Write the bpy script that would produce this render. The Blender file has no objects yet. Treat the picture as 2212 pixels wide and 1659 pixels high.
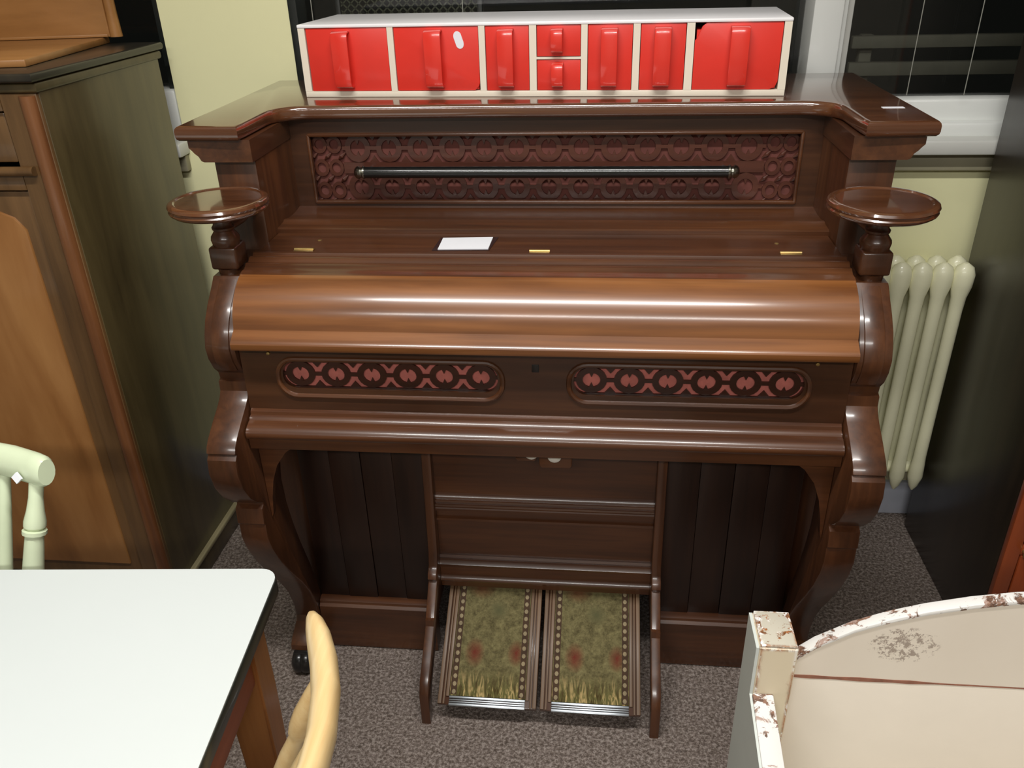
import bpy, bmesh, math, random
from mathutils import Vector, Matrix
random.seed(7)
PI = math.pi
R = math.radians
SC = bpy.context.scene
COL = SC.collection

# ------------------------------------------------------------------ camera, world, lights, exposure
def setup_camera():
    f_px, W = 1800.0, 2212.0
    p, yaw, roll = R(28.22), R(6.465), R(-1.75)
    a = Vector((-math.sin(yaw)*math.cos(p), math.cos(yaw)*math.cos(p), -math.sin(p)))
    r = Vector((math.cos(yaw), math.sin(yaw), 0))
    u = r.cross(a)
    c, s = math.cos(roll), math.sin(roll)
    r2 = c*r + s*u
    u2 = -s*r + c*u
    cam = bpy.data.cameras.new('camera')
    cam.sensor_fit = 'HORIZONTAL'
    cam.sensor_width = 36.0
    cam.lens = f_px/W*36.0
    cam.clip_start = 0.02
    o = bpy.data.objects.new('camera', cam)
    m = Matrix((r2, u2, -a)).transposed().to_4x4()
    m.translation = Vector((0.10, 0.0, 1.45))
    o.matrix_world = m
    COL.objects.link(o)
    SC.camera = o
setup_camera()

wd = bpy.data.worlds.new('night')
SC.world = wd
wd.use_nodes = True
wd.node_tree.nodes['Background'].inputs[0].default_value = (0.012, 0.013, 0.011, 1)
wd.node_tree.nodes['Background'].inputs[1].default_value = 0.25

def area(name, loc, sx, sy, power, col=(1, 0.985, 0.95)):
    l = bpy.data.lights.new(name, 'AREA')
    l.shape = 'RECTANGLE'
    l.size, l.size_y = sx, sy
    l.energy = power
    l.color = col
    o = bpy.data.objects.new(name, l)
    o.location = loc
    COL.objects.link(o)
    return o
area('ceiling_tube_near', (-0.05, 0.46, 2.64), 1.45, 0.085, 34)
area('ceiling_tube_far', (0.0, -1.7, 2.64), 2.4, 0.14, 62)

SC.view_settings.view_transform = 'Standard'
SC.view_settings.look = 'None'
SC.view_settings.gamma = 1.0
SC.view_settings.use_curve_mapping = False
SC.view_settings.exposure = 0.3

# ------------------------------------------------------------------ helpers
def srgb(r, g, b):
    def f(c):
        c /= 255.0
        return c/12.92 if c <= 0.04045 else ((c+0.055)/1.055)**2.4
    return (f(r), f(g), f(b), 1.0)

class NT:
    def __init__(s, name):
        s.m = bpy.data.materials.new(name)
        s.m.use_nodes = True
        s.t = s.m.node_tree
        s.b = s.t.nodes['Principled BSDF']
    def n(s, typ, **kw):
        nd = s.t.nodes.new(typ)
        for k, v in kw.items():
            setattr(nd, k, v)
        return nd
    def l(s, a, b):
        s.t.links.new(a, b)
    def coords(s, scale, loc=(0, 0, 0), rot=(0, 0, 0)):
        tc = s.n('ShaderNodeTexCoord')
        mp = s.n('ShaderNodeMapping')
        mp.inputs['Scale'].default_value = scale
        mp.inputs['Location'].default_value = loc
        mp.inputs['Rotation'].default_value = rot
        s.l(tc.outputs['Object'], mp.inputs['Vector'])
        return mp.outputs['Vector']
    def noise(s, vec, scale=1, detail=6, rough=0.6, dist=0.0):
        nd = s.n('ShaderNodeTexNoise')
        nd.inputs['Scale'].default_value = scale
        nd.inputs['Detail'].default_value = detail
        nd.inputs['Roughness'].default_value = rough
        nd.inputs['Distortion'].default_value = dist
        s.l(vec, nd.inputs['Vector'])
        return nd.outputs['Fac']
    def ramp(s, fac, stops, interp='LINEAR'):
        nd = s.n('ShaderNodeValToRGB')
        cr = nd.color_ramp
        cr.interpolation = interp
        cr.elements[0].position, cr.elements[0].color = stops[0]
        cr.elements[1].position, cr.elements[1].color = stops[-1]
        for p, c in stops[1:-1]:
            e = cr.elements.new(p)
            e.color = c
        s.l(fac, nd.inputs['Fac'])
        return nd.outputs['Color']
    def mix(s, fac, a, b, mode='MIX'):
        nd = s.n('ShaderNodeMix', data_type='RGBA', blend_type=mode)
        for sock, v in ((nd.inputs[0], fac), (nd.inputs[6], a), (nd.inputs[7], b)):
            if isinstance(v, (int, float, tuple)):
                sock.default_value = v
            else:
                s.l(v, sock)
        return nd.outputs[2]
    def bump(s, h, strength=0.2, dist=0.002):
        nd = s.n('ShaderNodeBump')
        nd.inputs['Strength'].default_value = strength
        nd.inputs['Distance'].default_value = dist
        s.l(h, nd.inputs['Height'])
        s.l(nd.outputs['Normal'], s.b.inputs['Normal'])
    def fin(s, col=None, rough=0.5, coat=0.0, coat_r=0.1, metal=0.0, spec=0.5, coat_ior=1.5):
        s.b.inputs['Coat IOR'].default_value = coat_ior
        if col is not None:
            if isinstance(col, tuple):
                s.b.inputs['Base Color'].default_value = col
            else:
                s.l(col, s.b.inputs['Base Color'])
        if isinstance(rough, (int, float)):
            s.b.inputs['Roughness'].default_value = rough
        else:
            s.l(rough, s.b.inputs['Roughness'])
        s.b.inputs['Coat Weight'].default_value = coat
        s.b.inputs['Coat Roughness'].default_value = coat_r
        s.b.inputs['Metallic'].default_value = metal
        s.b.inputs['Specular IOR Level'].default_value = spec
        return s.m

def wood(name, dark, mid, light, grain='x', rough=0.35, coat=0.35, coat_r=0.12, figure=0.0, fine=70.0, long_=3.0):
    t = NT(name)
    sc = {'x': (long_, fine, fine), 'y': (fine, long_, fine), 'z': (fine, fine, long_)}[grain]
    v = t.coords(sc)
    n1 = t.noise(v, 1.0, 7, 0.62, 0.4)
    sc2 = {'x': (1.2, 9, 9), 'y': (9, 1.2, 9), 'z': (9, 9, 1.2)}[grain]
    v2 = t.coords(sc2, loc=(3.1, 1.7, 5.2))
    n2 = t.noise(v2, 1.0, 3, 0.5, 1.2)
    add = t.n('ShaderNodeMath', operation='MULTIPLY_ADD')
    t.l(n2, add.inputs[0])
    add.inputs[1].default_value = 0.55
    sub = t.n('ShaderNodeMath', operation='MULTIPLY')
    t.l(n1, sub.inputs[0])
    sub.inputs[1].default_value = 0.5
    t.l(sub.outputs[0], add.inputs[2])
    fac = add.outputs[0]
    if figure > 0:
        wv = t.n('ShaderNodeTexWave', wave_type='BANDS', bands_direction={'x': 'Z', 'y': 'X', 'z': 'X'}[grain])
        wv.inputs['Scale'].default_value = 1.0
        wv.inputs['Distortion'].default_value = 9.0
        wv.inputs['Detail'].default_value = 3.0
        wv.inputs['Detail Scale'].default_value = 0.7
        fs = {'x': (1.6, 10, 16), 'y': (16, 1.6, 10), 'z': (16, 10, 1.6)}[grain]
        t.l(t.coords(fs), wv.inputs['Vector'])
        m2 = t.n('ShaderNodeMath', operation='MULTIPLY_ADD')
        t.l(wv.outputs['Fac'], m2.inputs[0])
        m2.inputs[1].default_value = figure
        t.l(fac, m2.inputs[2])
        m3 = t.n('ShaderNodeMath', operation='SUBTRACT')
        t.l(m2.outputs[0], m3.inputs[0])
        m3.inputs[1].default_value = figure*0.5
        fac = m3.outputs[0]
    col = t.ramp(fac, [(0.30, dark), (0.52, mid), (0.76, light)])
    t.bump(n1, 0.08, 0.001)
    return t.fin(col, rough, coat, coat_r)

def plain(name, col, rough=0.5, coat=0.0, metal=0.0, var=0.12, vscale=6.0, bump=0.0, bscale=200, coat_r=0.1):
    t = NT(name)
    v = t.coords((1, 1, 1))
    n1 = t.noise(v, vscale, 5, 0.6)
    d = tuple(c*(1-var) for c in col[:3])+(1,)
    l = tuple(min(1, c*(1+var)) for c in col[:3])+(1,)
    c = t.ramp(n1, [(0.3, d), (0.7, l)])
    if bump > 0:
        t.bump(t.noise(v, bscale, 4, 0.6), bump, 0.002)
    return t.fin(c, rough, coat, coat_r, metal)

M = {}
M['organ_x'] = wood('organ_walnut_horizontal', srgb(48, 26, 14), srgb(78, 44, 23), srgb(106, 64, 35), 'x', 0.36, 0.6, 0.14)
M['organ_panel'] = wood('organ_walnut_panel_darker', srgb(40, 22, 12), srgb(64, 37, 21), srgb(86, 53, 31), 'x', 0.36, 0.5, 0.14)  # darker tone than the other organ walnut, for front and music panels
M['organ_z'] = wood('organ_walnut_vertical', srgb(46, 25, 14), srgb(74, 42, 23), srgb(100, 60, 34), 'z', 0.36, 0.6, 0.14)
M['organ_y'] = wood('organ_walnut_depth', srgb(48, 26, 14), srgb(76, 44, 24), srgb(102, 62, 35), 'y', 0.36, 0.6, 0.14)
M['organ_top'] = wood('organ_walnut_polished_top', srgb(64, 36, 21), srgb(90, 53, 31), srgb(112, 70, 42), 'x', 0.24, 1.0, 0.07)
M['organ_top'].node_tree.nodes['Principled BSDF'].inputs['Coat IOR'].default_value = 1.75
M['organ_lid'] = wood('organ_walnut_lid', srgb(86, 48, 22), srgb(122, 74, 36), srgb(150, 96, 52), 'x', 0.34, 0.9, 0.16, figure=0.10)
M['organ_dark'] = wood('organ_walnut_painted_shade', srgb(26, 14, 9), srgb(40, 22, 14), srgb(54, 31, 19), 'z', 0.4, 0.2, 0.2)  # same walnut darkened, kneehole shade put into the colour
M['fret'] = wood('fretwork_walnut', srgb(36, 17, 11), srgb(54, 27, 18), srgb(72, 38, 26), 'x', 0.35, 0.3, 0.15)
M['fret_upper'] = wood('fretwork_reddish_walnut', srgb(56, 28, 20), srgb(78, 42, 31), srgb(98, 56, 42), 'x', 0.35, 0.3, 0.15)
M['cloth_pink'] = plain('fretwork_backing_cloth_pink', srgb(182, 104, 94), 0.9, var=0.2, vscale=40)
M['cloth_brown'] = plain('fretwork_backing_cloth_faded', srgb(100, 54, 46), 0.85, var=0.2, vscale=30)
M['black_gloss'] = plain('black_lacquer', srgb(16, 18, 18), 0.18, 0.6, var=0.05)
M['iron'] = plain('dark_iron_caster', srgb(28, 26, 26), 0.3, 0.3, var=0.2, vscale=30)
M['nickel'] = plain('tarnished_nickel', srgb(150, 148, 138), 0.25, metal=1.0, var=0.1)
M['brass'] = plain('aged_brass', srgb(196, 168, 110), 0.3, metal=0.85, var=0.15, vscale=40)
M['ivory'] = plain('ivory_knob', srgb(236, 232, 222), 0.3, 0.3, var=0.05)
M['paper'] = plain('white_paper', srgb(236, 238, 244), 0.6, var=0.02)
M['sleeve'] = plain('dark_card_backing', srgb(52, 34, 34), 0.25, 0.5, var=0.15)
M['red'] = plain('red_plastic', srgb(224, 52, 40), 0.38, 0.25, var=0.06, vscale=10, coat_r=0.15)
M['red_dk'] = plain('red_plastic_handle', srgb(226, 54, 42), 0.25, 0.8, var=0.04, vscale=10, coat_r=0.08)
M['cream_box'] = plain('cream_plastic', srgb(236, 226, 208), 0.35, 0.2, var=0.03)
M['white_lid'] = plain('white_plastic_top', srgb(250, 248, 250), 0.3, 0.3, var=0.02)
M['wall'] = plain('yellow_cream_emulsion', srgb(236, 233, 186), 0.7, var=0.03, vscale=2.2, bump=0.12, bscale=60)
M['wall_other'] = plain('pale_grey_emulsion', srgb(176, 172, 160), 0.8, var=0.03)
M['white_gloss'] = plain('white_gloss_paint', srgb(224, 226, 222), 0.35, 0.3, var=0.03, vscale=3)
M['grey_gloss'] = plain('grey_white_sill_paint', srgb(198, 198, 192), 0.4, 0.2, var=0.05, vscale=5)
M['trim_shadow_grey'] = plain('grey_trim_with_sill_shadow', srgb(150, 144, 120), 0.5, var=0.08)  # trim under the sills, greyed so its colour carries the sill's shadow
M['skirt'] = plain('pale_blue_skirting_paint', srgb(196, 200, 212), 0.45, 0.1, var=0.04)
M['ceiling'] = plain('ceiling_white', srgb(232, 230, 222), 0.8, var=0.02)
M['rad'] = plain('cream_radiator_enamel', srgb(234, 232, 198), 0.4, 0.25, var=0.05, vscale=8)
M['laminate'] = plain('white_laminate', srgb(208, 214, 213), 0.4, 0.1, var=0.012, vscale=3)
M['edging'] = plain('black_edge_band', srgb(34, 38, 34), 0.35, 0.2, var=0.1)
M['table_leg'] = wood('orange_pine_stain', srgb(96, 56, 24), srgb(136, 84, 40), srgb(160, 104, 54), 'z', 0.45, 0.15, 0.2)
M['table_apron'] = wood('red_brown_apron', srgb(108, 50, 26), srgb(146, 74, 40), srgb(166, 92, 54), 'y', 0.5, 0.1, 0.2)
M['beech'] = wood('pale_beech', srgb(216, 178, 120), srgb(232, 204, 150), srgb(240, 220, 178), 'y', 0.38, 0.25, 0.15)
M['green'] = plain('pale_green_gloss_paint', srgb(216, 228, 194), 0.35, 0.3, var=0.06, vscale=9)
M['cab_side'] = wood('cabinet_dark_oak_side', srgb(52, 42, 24), srgb(78, 66, 40), srgb(98, 84, 54), 'z', 0.35, 0.35, 0.15, fine=26)
M['cab_front'] = wood('cabinet_brown_frame', srgb(70, 48, 26), srgb(102, 74, 44), srgb(128, 94, 58), 'z', 0.35, 0.4, 0.12, fine=40)
M['cab_column'] = wood('cupboard_reddish_column', srgb(74, 42, 24), srgb(112, 70, 40), srgb(138, 90, 54), 'z', 0.32, 0.4, 0.12, fine=40)
M['cab_panel'] = wood('cabinet_orange_veneer', srgb(112, 72, 34), srgb(148, 100, 54), srgb(170, 122, 72), 'z', 0.35, 0.35, 0.15, fine=12)
M['pale_oak'] = wood('pale_oak_moulding', srgb(122, 112, 84), srgb(150, 140, 108), srgb(168, 158, 124), 'y', 0.4, 0.2, 0.2)
M['cab_top'] = wood('cabinet_top_painted_reflection', srgb(26, 24, 20), srgb(38, 35, 29), srgb(54, 48, 38), 'y', 0.35, 0.3, 0.15, fine=30)  # darkened so the colour carries the reflection of the dark window
M['hutch'] = wood('orange_brown_veneer', srgb(124, 82, 40), srgb(158, 110, 60), srgb(180, 130, 78), 'x', 0.4, 0.2, 0.15, fine=12)
M['maroon'] = plain('dark_red_lacquer', srgb(72, 24, 22), 0.35, 0.3, var=0.15)
M['ward_side'] = wood('wardrobe_side_painted_shade', srgb(24, 18, 12), srgb(38, 29, 19), srgb(52, 40, 27), 'z', 0.38, 0.25, 0.2, fine=30)  # brown taken very dark, shade of the unlit side is in the colour
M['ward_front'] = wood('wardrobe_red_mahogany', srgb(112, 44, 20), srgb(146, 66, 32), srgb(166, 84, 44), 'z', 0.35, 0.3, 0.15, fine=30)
M['fence'] = plain('weathered_fence_timber', srgb(124, 124, 108), 0.8, var=0.15, vscale=8)
M['ground'] = plain('outside_tarmac', srgb(40, 42, 44), 0.9, var=0.3, vscale=20)
M['cord'] = plain('blind_cord', srgb(150, 150, 140), 0.6, var=0.03)
M['mesh'] = plain('black_mesh_wire', srgb(60, 64, 44), 0.5, var=0.1)
M['jamb'] = plain('dark_window_jamb', srgb(34, 38, 36), 0.4, 0.2, var=0.1)
M['silver'] = plain('pedal_nosing_metal', srgb(170, 176, 182), 0.3, metal=0.9, var=0.12, vscale=50)
M['pedal_rail'] = wood('pedal_edge_strip', srgb(74, 54, 36), srgb(110, 84, 60), srgb(140, 110, 82), 'y', 0.5, 0.1, 0.25)

def carpet_mat():
    t = NT('grey_brown_speckled_carpet')
    v = t.coords((1, 1, 1))
    n1 = t.noise(v, 150, 3, 0.75)
    n2 = t.noise(v, 60, 3, 0.6)
    c1 = t.ramp(n1, [(0.38, srgb(78, 66, 58)), (0.5, srgb(134, 120, 112)), (0.62, srgb(190, 178, 170))])
    c2 = t.ramp(n2, [(0.35, srgb(104, 94, 86)), (0.65, srgb(140, 128, 122))])
    c = t.mix(0.35, c1, c2)
    t.bump(n1, 0.9, 0.006)
    return t.fin(c, 0.95, spec=0.1)
M['carpet'] = carpet_mat()

def glass_mat():
    t = NT('window_glass')
    out = t.t.nodes['Material Output']
    tr = t.n('ShaderNodeBsdfTransparent')
    gl = t.n('ShaderNodeBsdfGlossy')
    gl.inputs['Roughness'].default_value = 0.02
    fr = t.n('ShaderNodeFresnel')
    fr.inputs['IOR'].default_value = 1.5
    mx = t.n('ShaderNodeMixShader')
    t.l(fr.outputs[0], mx.inputs[0])
    t.l(tr.outputs[0], mx.inputs[1])
    t.l(gl.outputs[0], mx.inputs[2])
    t.l(mx.outputs[0], out.inputs['Surface'])
    return t.m
M['glass'] = glass_mat()

def tapestry_mat():
    # woven pedal cover; object space: x across (-.1 .1), y along (0 front .27 back)
    t = NT('pedal_tapestry')
    v = t.coords((1, 1, 1))
    fine = t.noise(v, 160, 4, 0.7)
    broad = t.noise(v, 34, 4, 0.65, 1.5)
    base = t.ramp(broad, [(0.3, srgb(58, 52, 32)), (0.5, srgb(108, 100, 68)), (0.7, srgb(136, 128, 88))])
    base = t.mix(0.45, base, t.ramp(fine, [(0.3, srgb(52, 44, 26)), (0.7, srgb(150, 140, 98))]))
    def blob(x, y, sx, sy):
        mp = t.n('ShaderNodeMapping')
        mp.inputs['Location'].default_value = (-x*sx, -y*sy, 0)
        mp.inputs['Scale'].default_value = (sx, sy, 0)
        t.l(v, mp.inputs['Vector'])
        g = t.n('ShaderNodeTexGradient', gradient_type='SPHERICAL')
        t.l(mp.outputs[0], g.inputs[0])
        mu = t.n('ShaderNodeMath', operation='MULTIPLY')
        mu.use_clamp = True
        t.l(g.outputs['Fac'], mu.inputs[0])
        t.l(broad, mu.inputs[1])
        m2 = t.n('ShaderNodeMath', operation='MULTIPLY')
        m2.use_clamp = True
        t.l(mu.outputs[0], m2.inputs[0])
        m2.inputs[1].default_value = 1.9
        return m2.outputs[0]
    c = base
    for x, y, sx, sy, k in ((-0.034, 0.108, 44, 30, 0), (0.054, 0.110, 50, 34, 0), (-0.03, 0.255, 28, 30, 2), (0.01, 0.20, 40, 40, 1)):
        c = t.mix(blob(x, y, sx, sy), c, [srgb(112, 46, 38), srgb(92, 90, 62), srgb(116, 66, 44)][k])
    gv = t.coords((120, 22, 1))
    gr = t.noise(gv, 1, 3, 0.6, 1.0)
    sep = t.n('ShaderNodeSeparateXYZ')
    t.l(v, sep.inputs[0])
    mr = t.n('ShaderNodeMapRange')
    mr.inputs[1].default_value = 0.075
    mr.inputs[2].default_value = 0.03
    t.l(sep.outputs['Y'], mr.inputs[0])
    c = t.mix(mr.outputs[0], c, t.ramp(gr, [(0.38, srgb(74, 60, 34)), (0.52, srgb(108, 104, 62)), (0.62, srgb(190, 164, 112))]))
    t.bump(fine, 0.5, 0.003)
    return t.fin(c, 0.9, spec=0.15)
M['tapestry'] = tapestry_mat()

def worn_paint(name, base, chip_amount, under=srgb(168, 96, 44), white=srgb(244, 242, 240), stretch=(1, 1, 1), edge=0.0, radius=0.004):
    t = NT(name)
    v = t.coords(stretch)
    n1 = t.noise(v, 36, 6, 0.7, 0.8)
    n2 = t.noise(v, 60, 5, 0.7, 0.5)
    n3 = t.noise(v, 110, 5, 0.75, 0.6)
    b = t.mix(0.25, base, t.ramp(t.noise(v, 7, 4, 0.5), [(0.3, tuple(c*0.85 for c in base[:3])+(1,)), (0.7, tuple(min(1, c*1.1) for c in base[:3])+(1,))]))
    fac = n1
    if edge > 0:   # paint rubbed off where the wood has corners
        bv = t.n('ShaderNodeBevel', samples=8)
        bv.inputs['Radius'].default_value = radius
        ge = t.n('ShaderNodeNewGeometry')
        dt = t.n('ShaderNodeVectorMath', operation='DOT_PRODUCT')
        t.l(bv.outputs[0], dt.inputs[0])
        t.l(ge.outputs['Normal'], dt.inputs[1])
        iv = t.n('ShaderNodeMath', operation='SUBTRACT')
        iv.inputs[0].default_value = 1.0
        t.l(dt.outputs['Value'], iv.inputs[1])
        ma = t.n('ShaderNodeMath', operation='MULTIPLY_ADD')
        t.l(iv.outputs[0], ma.inputs[0])
        ma.inputs[1].default_value = edge
        t.l(n1, ma.inputs[2])
        fac = ma.outputs[0]
    lv = 0.5+0.3*(1-chip_amount)
    m1 = t.ramp(fac, [(lv-0.02, (0, 0, 0, 1)), (lv+0.02, (1, 1, 1, 1))])
    m2 = t.ramp(n2, [(0.43, (0, 0, 0, 1)), (0.48, (1, 1, 1, 1))])
    under2 = t.mix(t.ramp(n3, [(0.45, (0, 0, 0, 1)), (0.55, (1, 1, 1, 1))]), under, tuple(c*0.45 for c in under[:3])+(1,))
    c = t.mix(m1, b, t.mix(m2, white, under2))
    t.bump(n1, 0.2, 0.001)
    return t.fin(c, 0.5, spec=0.4)
M['bench'] = worn_paint('bench_beige_paint', srgb(232, 222, 207), 0.0)
M['bench_grey'] = worn_paint('bench_outer_grey_paint', srgb(206, 212, 206), 0.0)
M['bench_post'] = worn_paint('bench_post_worn_paint', srgb(224, 210, 182), 0.30, stretch=(1, 1, 0.45), edge=3.0, radius=0.012)
M['bench_cap'] = worn_paint('bench_post_top_bare', srgb(196, 190, 174), 0.75, under=srgb(170, 106, 54), edge=1.5, radius=0.006)
M['bench_edge'] = worn_paint('bench_chipped_edge', srgb(228, 226, 222), 0.85, under=srgb(140, 104, 84), white=srgb(176, 150, 138))
M['bench_gap'] = plain('bench_bare_wood_crack', srgb(146, 96, 76), 0.7, var=0.3, vscale=60)

def scuff_paint():
    t = NT('bench_beige_paint_scuffed')
    v = t.coords((1, 1, 1))
    base = srgb(232, 222, 207)
    b = t.mix(0.25, base, t.ramp(t.noise(v, 7, 4, 0.5), [(0.3, srgb(216, 203, 186)), (0.7, srgb(238, 229, 216))]))
    mp = t.n('ShaderNodeMapping')
    # scuff patch centre, object space
    mp.inputs['Scale'].default_value = (18, 1, 26)
    mp.inputs['Location'].default_value = (-0.182*18, 0, -0.676*26)
    t.l(v, mp.inputs['Vector'])
    sep = t.n('ShaderNodeSeparateXYZ')
    t.l(mp.outputs[0], sep.inputs[0])
    cmb = t.n('ShaderNodeCombineXYZ')
    t.l(sep.outputs['X'], cmb.inputs['X'])
    t.l(sep.outputs['Z'], cmb.inputs['Y'])
    g = t.n('ShaderNodeTexGradient', gradient_type='SPHERICAL')
    t.l(cmb.outputs[0], g.inputs[0])
    n1 = t.ramp(t.noise(v, 120, 5, 0.8, 0.4), [(0.44, (0, 0, 0, 1)), (0.60, (1, 1, 1, 1))])
    mu = t.n('ShaderNodeMath', operation='MULTIPLY')
    t.l(g.outputs['Fac'], mu.inputs[0])
    t.l(n1, mu.inputs[1])
    m = t.ramp(mu.outputs[0], [(0.20, (0, 0, 0, 1)), (0.33, (0.85, 0.85, 0.85, 1))])
    c = t.mix(m, b, srgb(150, 134, 122))
    return t.fin(c, 0.5, spec=0.4)
M['bench_scuff'] = scuff_paint()

# ---- geometry
def box(bm, x0, x1, y0, y1, z0, z1, bev=0.0, seg=2):
    vs = [bm.verts.new(p) for p in ((x0, y0, z0), (x1, y0, z0), (x1, y1, z0), (x0, y1, z0), (x0, y0, z1), (x1, y0, z1), (x1, y1, z1), (x0, y1, z1))]
    fs = [bm.faces.new([vs[i] for i in q]) for q in ((3, 2, 1, 0), (4, 5, 6, 7), (0, 1, 5, 4), (1, 2, 6, 5), (2, 3, 7, 6), (3, 0, 4, 7))]
    if bev > 0:
        es = list({e for f in fs for e in f.edges})
        bmesh.ops.bevel(bm, geom=es, offset=bev, segments=seg, affect='EDGES', profile=0.5)
    return bm

def prism(bm, pts, axis, a0, a1, bev=0.0, seg=2):
    def P(p, a):
        if axis == 'x':
            return (a, p[0], p[1])
        if axis == 'y':
            return (p[0], a, p[1])
        return (p[0], p[1], a)
    v0 = [bm.verts.new(P(p, a0)) for p in pts]
    v1 = [bm.verts.new(P(p, a1)) for p in pts]
    n = len(pts)
    fs = [bm.faces.new(v0), bm.faces.new(v1[::-1])]
    for i in range(n):
        j = (i+1) % n
        fs.append(bm.faces.new((v0[j], v0[i], v1[i], v1[j])))
    bmesh.ops.recalc_face_normals(bm, faces=fs)
    if bev > 0:
        es = list(set(fs[0].edges) | set(fs[1].edges))
        bmesh.ops.bevel(bm, geom=es, offset=bev, segments=seg, affect='EDGES', profile=0.5)
    return bm

def lathe(bm, prof, o=(0, 0, 0), axis='z', seg=24):
    rings = []
    for r, h in prof:
        if r < 1e-5:
            rings.append([(0, 0, h)])
        else:
            rings.append([(r*math.cos(2*PI*k/seg), r*math.sin(2*PI*k/seg), h) for k in range(seg)])
    def tr(p):
        x, y, z = p
        if axis == 'x':
            x, y, z = z, x, y
        elif axis == 'y':
            x, y, z = y, z, x
        return (x+o[0], y+o[1], z+o[2])
    rv = [[bm.verts.new(tr(p)) for p in r] for r in rings]
    fs = []
    for a, b in zip(rv, rv[1:]):
        for k in range(seg):
            k2 = (k+1) % seg
            if len(a) == 1 and len(b) == 1:
                continue
            if len(a) == 1:
                fs.append(bm.faces.new((a[0], b[k], b[k2])))
            elif len(b) == 1:
                fs.append(bm.faces.new((a[k], b[0], a[k2])))
            else:
                fs.append(bm.faces.new((a[k], a[k2], b[k2], b[k])))
    for r in (rv[0], rv[-1]):
        if len(r) > 1:
            fs.append(bm.faces.new(r))
    bmesh.ops.recalc_face_normals(bm, faces=fs)
    return bm

def tube(bm, pts, radii, seg=12, flat=1.0, closed=False, up=None):
    """swept circle (or ellipse, flat = vertical/horizontal ratio) along points"""
    pts = [Vector(p) for p in pts]
    n = len(pts)
    if isinstance(radii, (int, float)):
        radii = [radii]*n
    rings = []
    upv = Vector(up) if up else None
    prev = None
    for i, p in enumerate(pts):
        if closed:
            d = pts[(i+1) % n]-pts[i-1]
        else:
            d = pts[min(i+1, n-1)]-pts[max(i-1, 0)]
        d.normalize()
        ref = upv if upv else (prev if prev else (Vector((0, 0, 1)) if abs(d.z) < 0.9 else Vector((1, 0, 0))))
        s = d.cross(ref)
        s.normalize()
        u = s.cross(d)
        u.normalize()
        prev = u
        rings.append([bm.verts.new(p + s*(radii[i]*math.cos(2*PI*k/seg)) + u*(radii[i]*flat*math.sin(2*PI*k/seg))) for k in range(seg)])
    fs = []
    m = n if closed else n-1
    for i in range(m):
        a, b = rings[i], rings[(i+1) % n]
        for k in range(seg):
            k2 = (k+1) % seg
            fs.append(bm.faces.new((a[k], b[k], b[k2], a[k2])))
    if not closed:
        fs.append(bm.faces.new(rings[0]))
        fs.append(bm.faces.new(rings[-1][::-1]))
    bmesh.ops.recalc_face_normals(bm, faces=fs)
    return bm

def NB():
    return bmesh.new()

def wloc(o):
    v = Vector((0, 0, 0))
    while o is not None:
        v = v + o.location
        o = o.parent
    return v

def thing(name, label, cat, loc=(0, 0, 0), rot=(0, 0, 0), group=None):
    o = bpy.data.objects.new(name, None)
    o.empty_display_size = 0.1
    o.location = loc
    o.rotation_euler = rot
    COL.objects.link(o)
    if label:
        o['label'] = label
        o['category'] = cat
    if group:
        o['group'] = group
    return o

def obj(name, bm, m, parent=None, local=False, label=None, angle=35, loc=None, rot=None):
    """local False: the bmesh is in world axes and is shifted to its parent's origin"""
    me = bpy.data.meshes.new(name)
    if not local and parent is not None:
        off = wloc(parent)
        bmesh.ops.translate(bm, verts=bm.verts, vec=-off)
    bm.to_mesh(me)
    bm.free()
    me.polygons.foreach_set('use_smooth', [True]*len(me.polygons))
    me.set_sharp_from_angle(angle=R(angle))
    me.materials.append(M[m] if isinstance(m, str) else m)
    o = bpy.data.objects.new(name, me)
    if loc is not None:
        o.location = loc
    if rot is not None:
        o.rotation_euler = rot
    COL.objects.link(o)
    if parent is not None:
        o.parent = parent
    if label:
        o['label'] = label
    return o

def tag(o, label, cat, group=None):
    o['label'] = label
    o['category'] = cat
    if group:
        o['group'] = group
    return o

def struct(name, bm, m, parent=None):
    o = obj(name, bm, m, parent)
    if parent is None:
        o['kind'] = 'structure'
    return o

def sroot(name, loc):
    o = thing(name, None, None, loc)
    o['kind'] = 'structure'
    return o

# ------------------------------------------------------------------ room shell
WY = 1.99
XL, XR, YF, CZ = -3.2, 3.2, -3.6, 2.72
struct('floor', box(NB(), XL, XR, YF, WY+0.14, -0.06, 0.0), 'carpet')
struct('ceiling', box(NB(), XL, XR, YF, WY+0.14, CZ, CZ+0.06), 'ceiling')
struct('wall_left', box(NB(), XL-0.1, XL, YF, WY+0.14, 0, CZ), 'wall_other')
struct('wall_right', box(NB(), XR, XR+0.1, YF, WY+0.14, 0, CZ), 'wall_other')
struct('wall_front', box(NB(), XL-0.1, XR+0.1, YF-0.1, YF, 0, CZ), 'wall_other')
SILL = 0.985
bm = NB()
box(bm, XL, XR, WY, WY+0.14, 0, SILL)
box(bm, XL, XR, WY, WY+0.14, 2.3, CZ)
box(bm, -0.912, -0.606, WY, WY+0.14, SILL, 2.3)
box(bm, XL, -2.4, WY, WY+0.14, SILL, 2.3)
box(bm, 2.4, XR, WY, WY+0.14, SILL, 2.3)
struct('wall_back', bm, 'wall')
struct('baseboard_back', box(NB(), XL, XR, WY-0.016, WY, 0, 0.105, 0.004), 'skirt')

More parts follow.
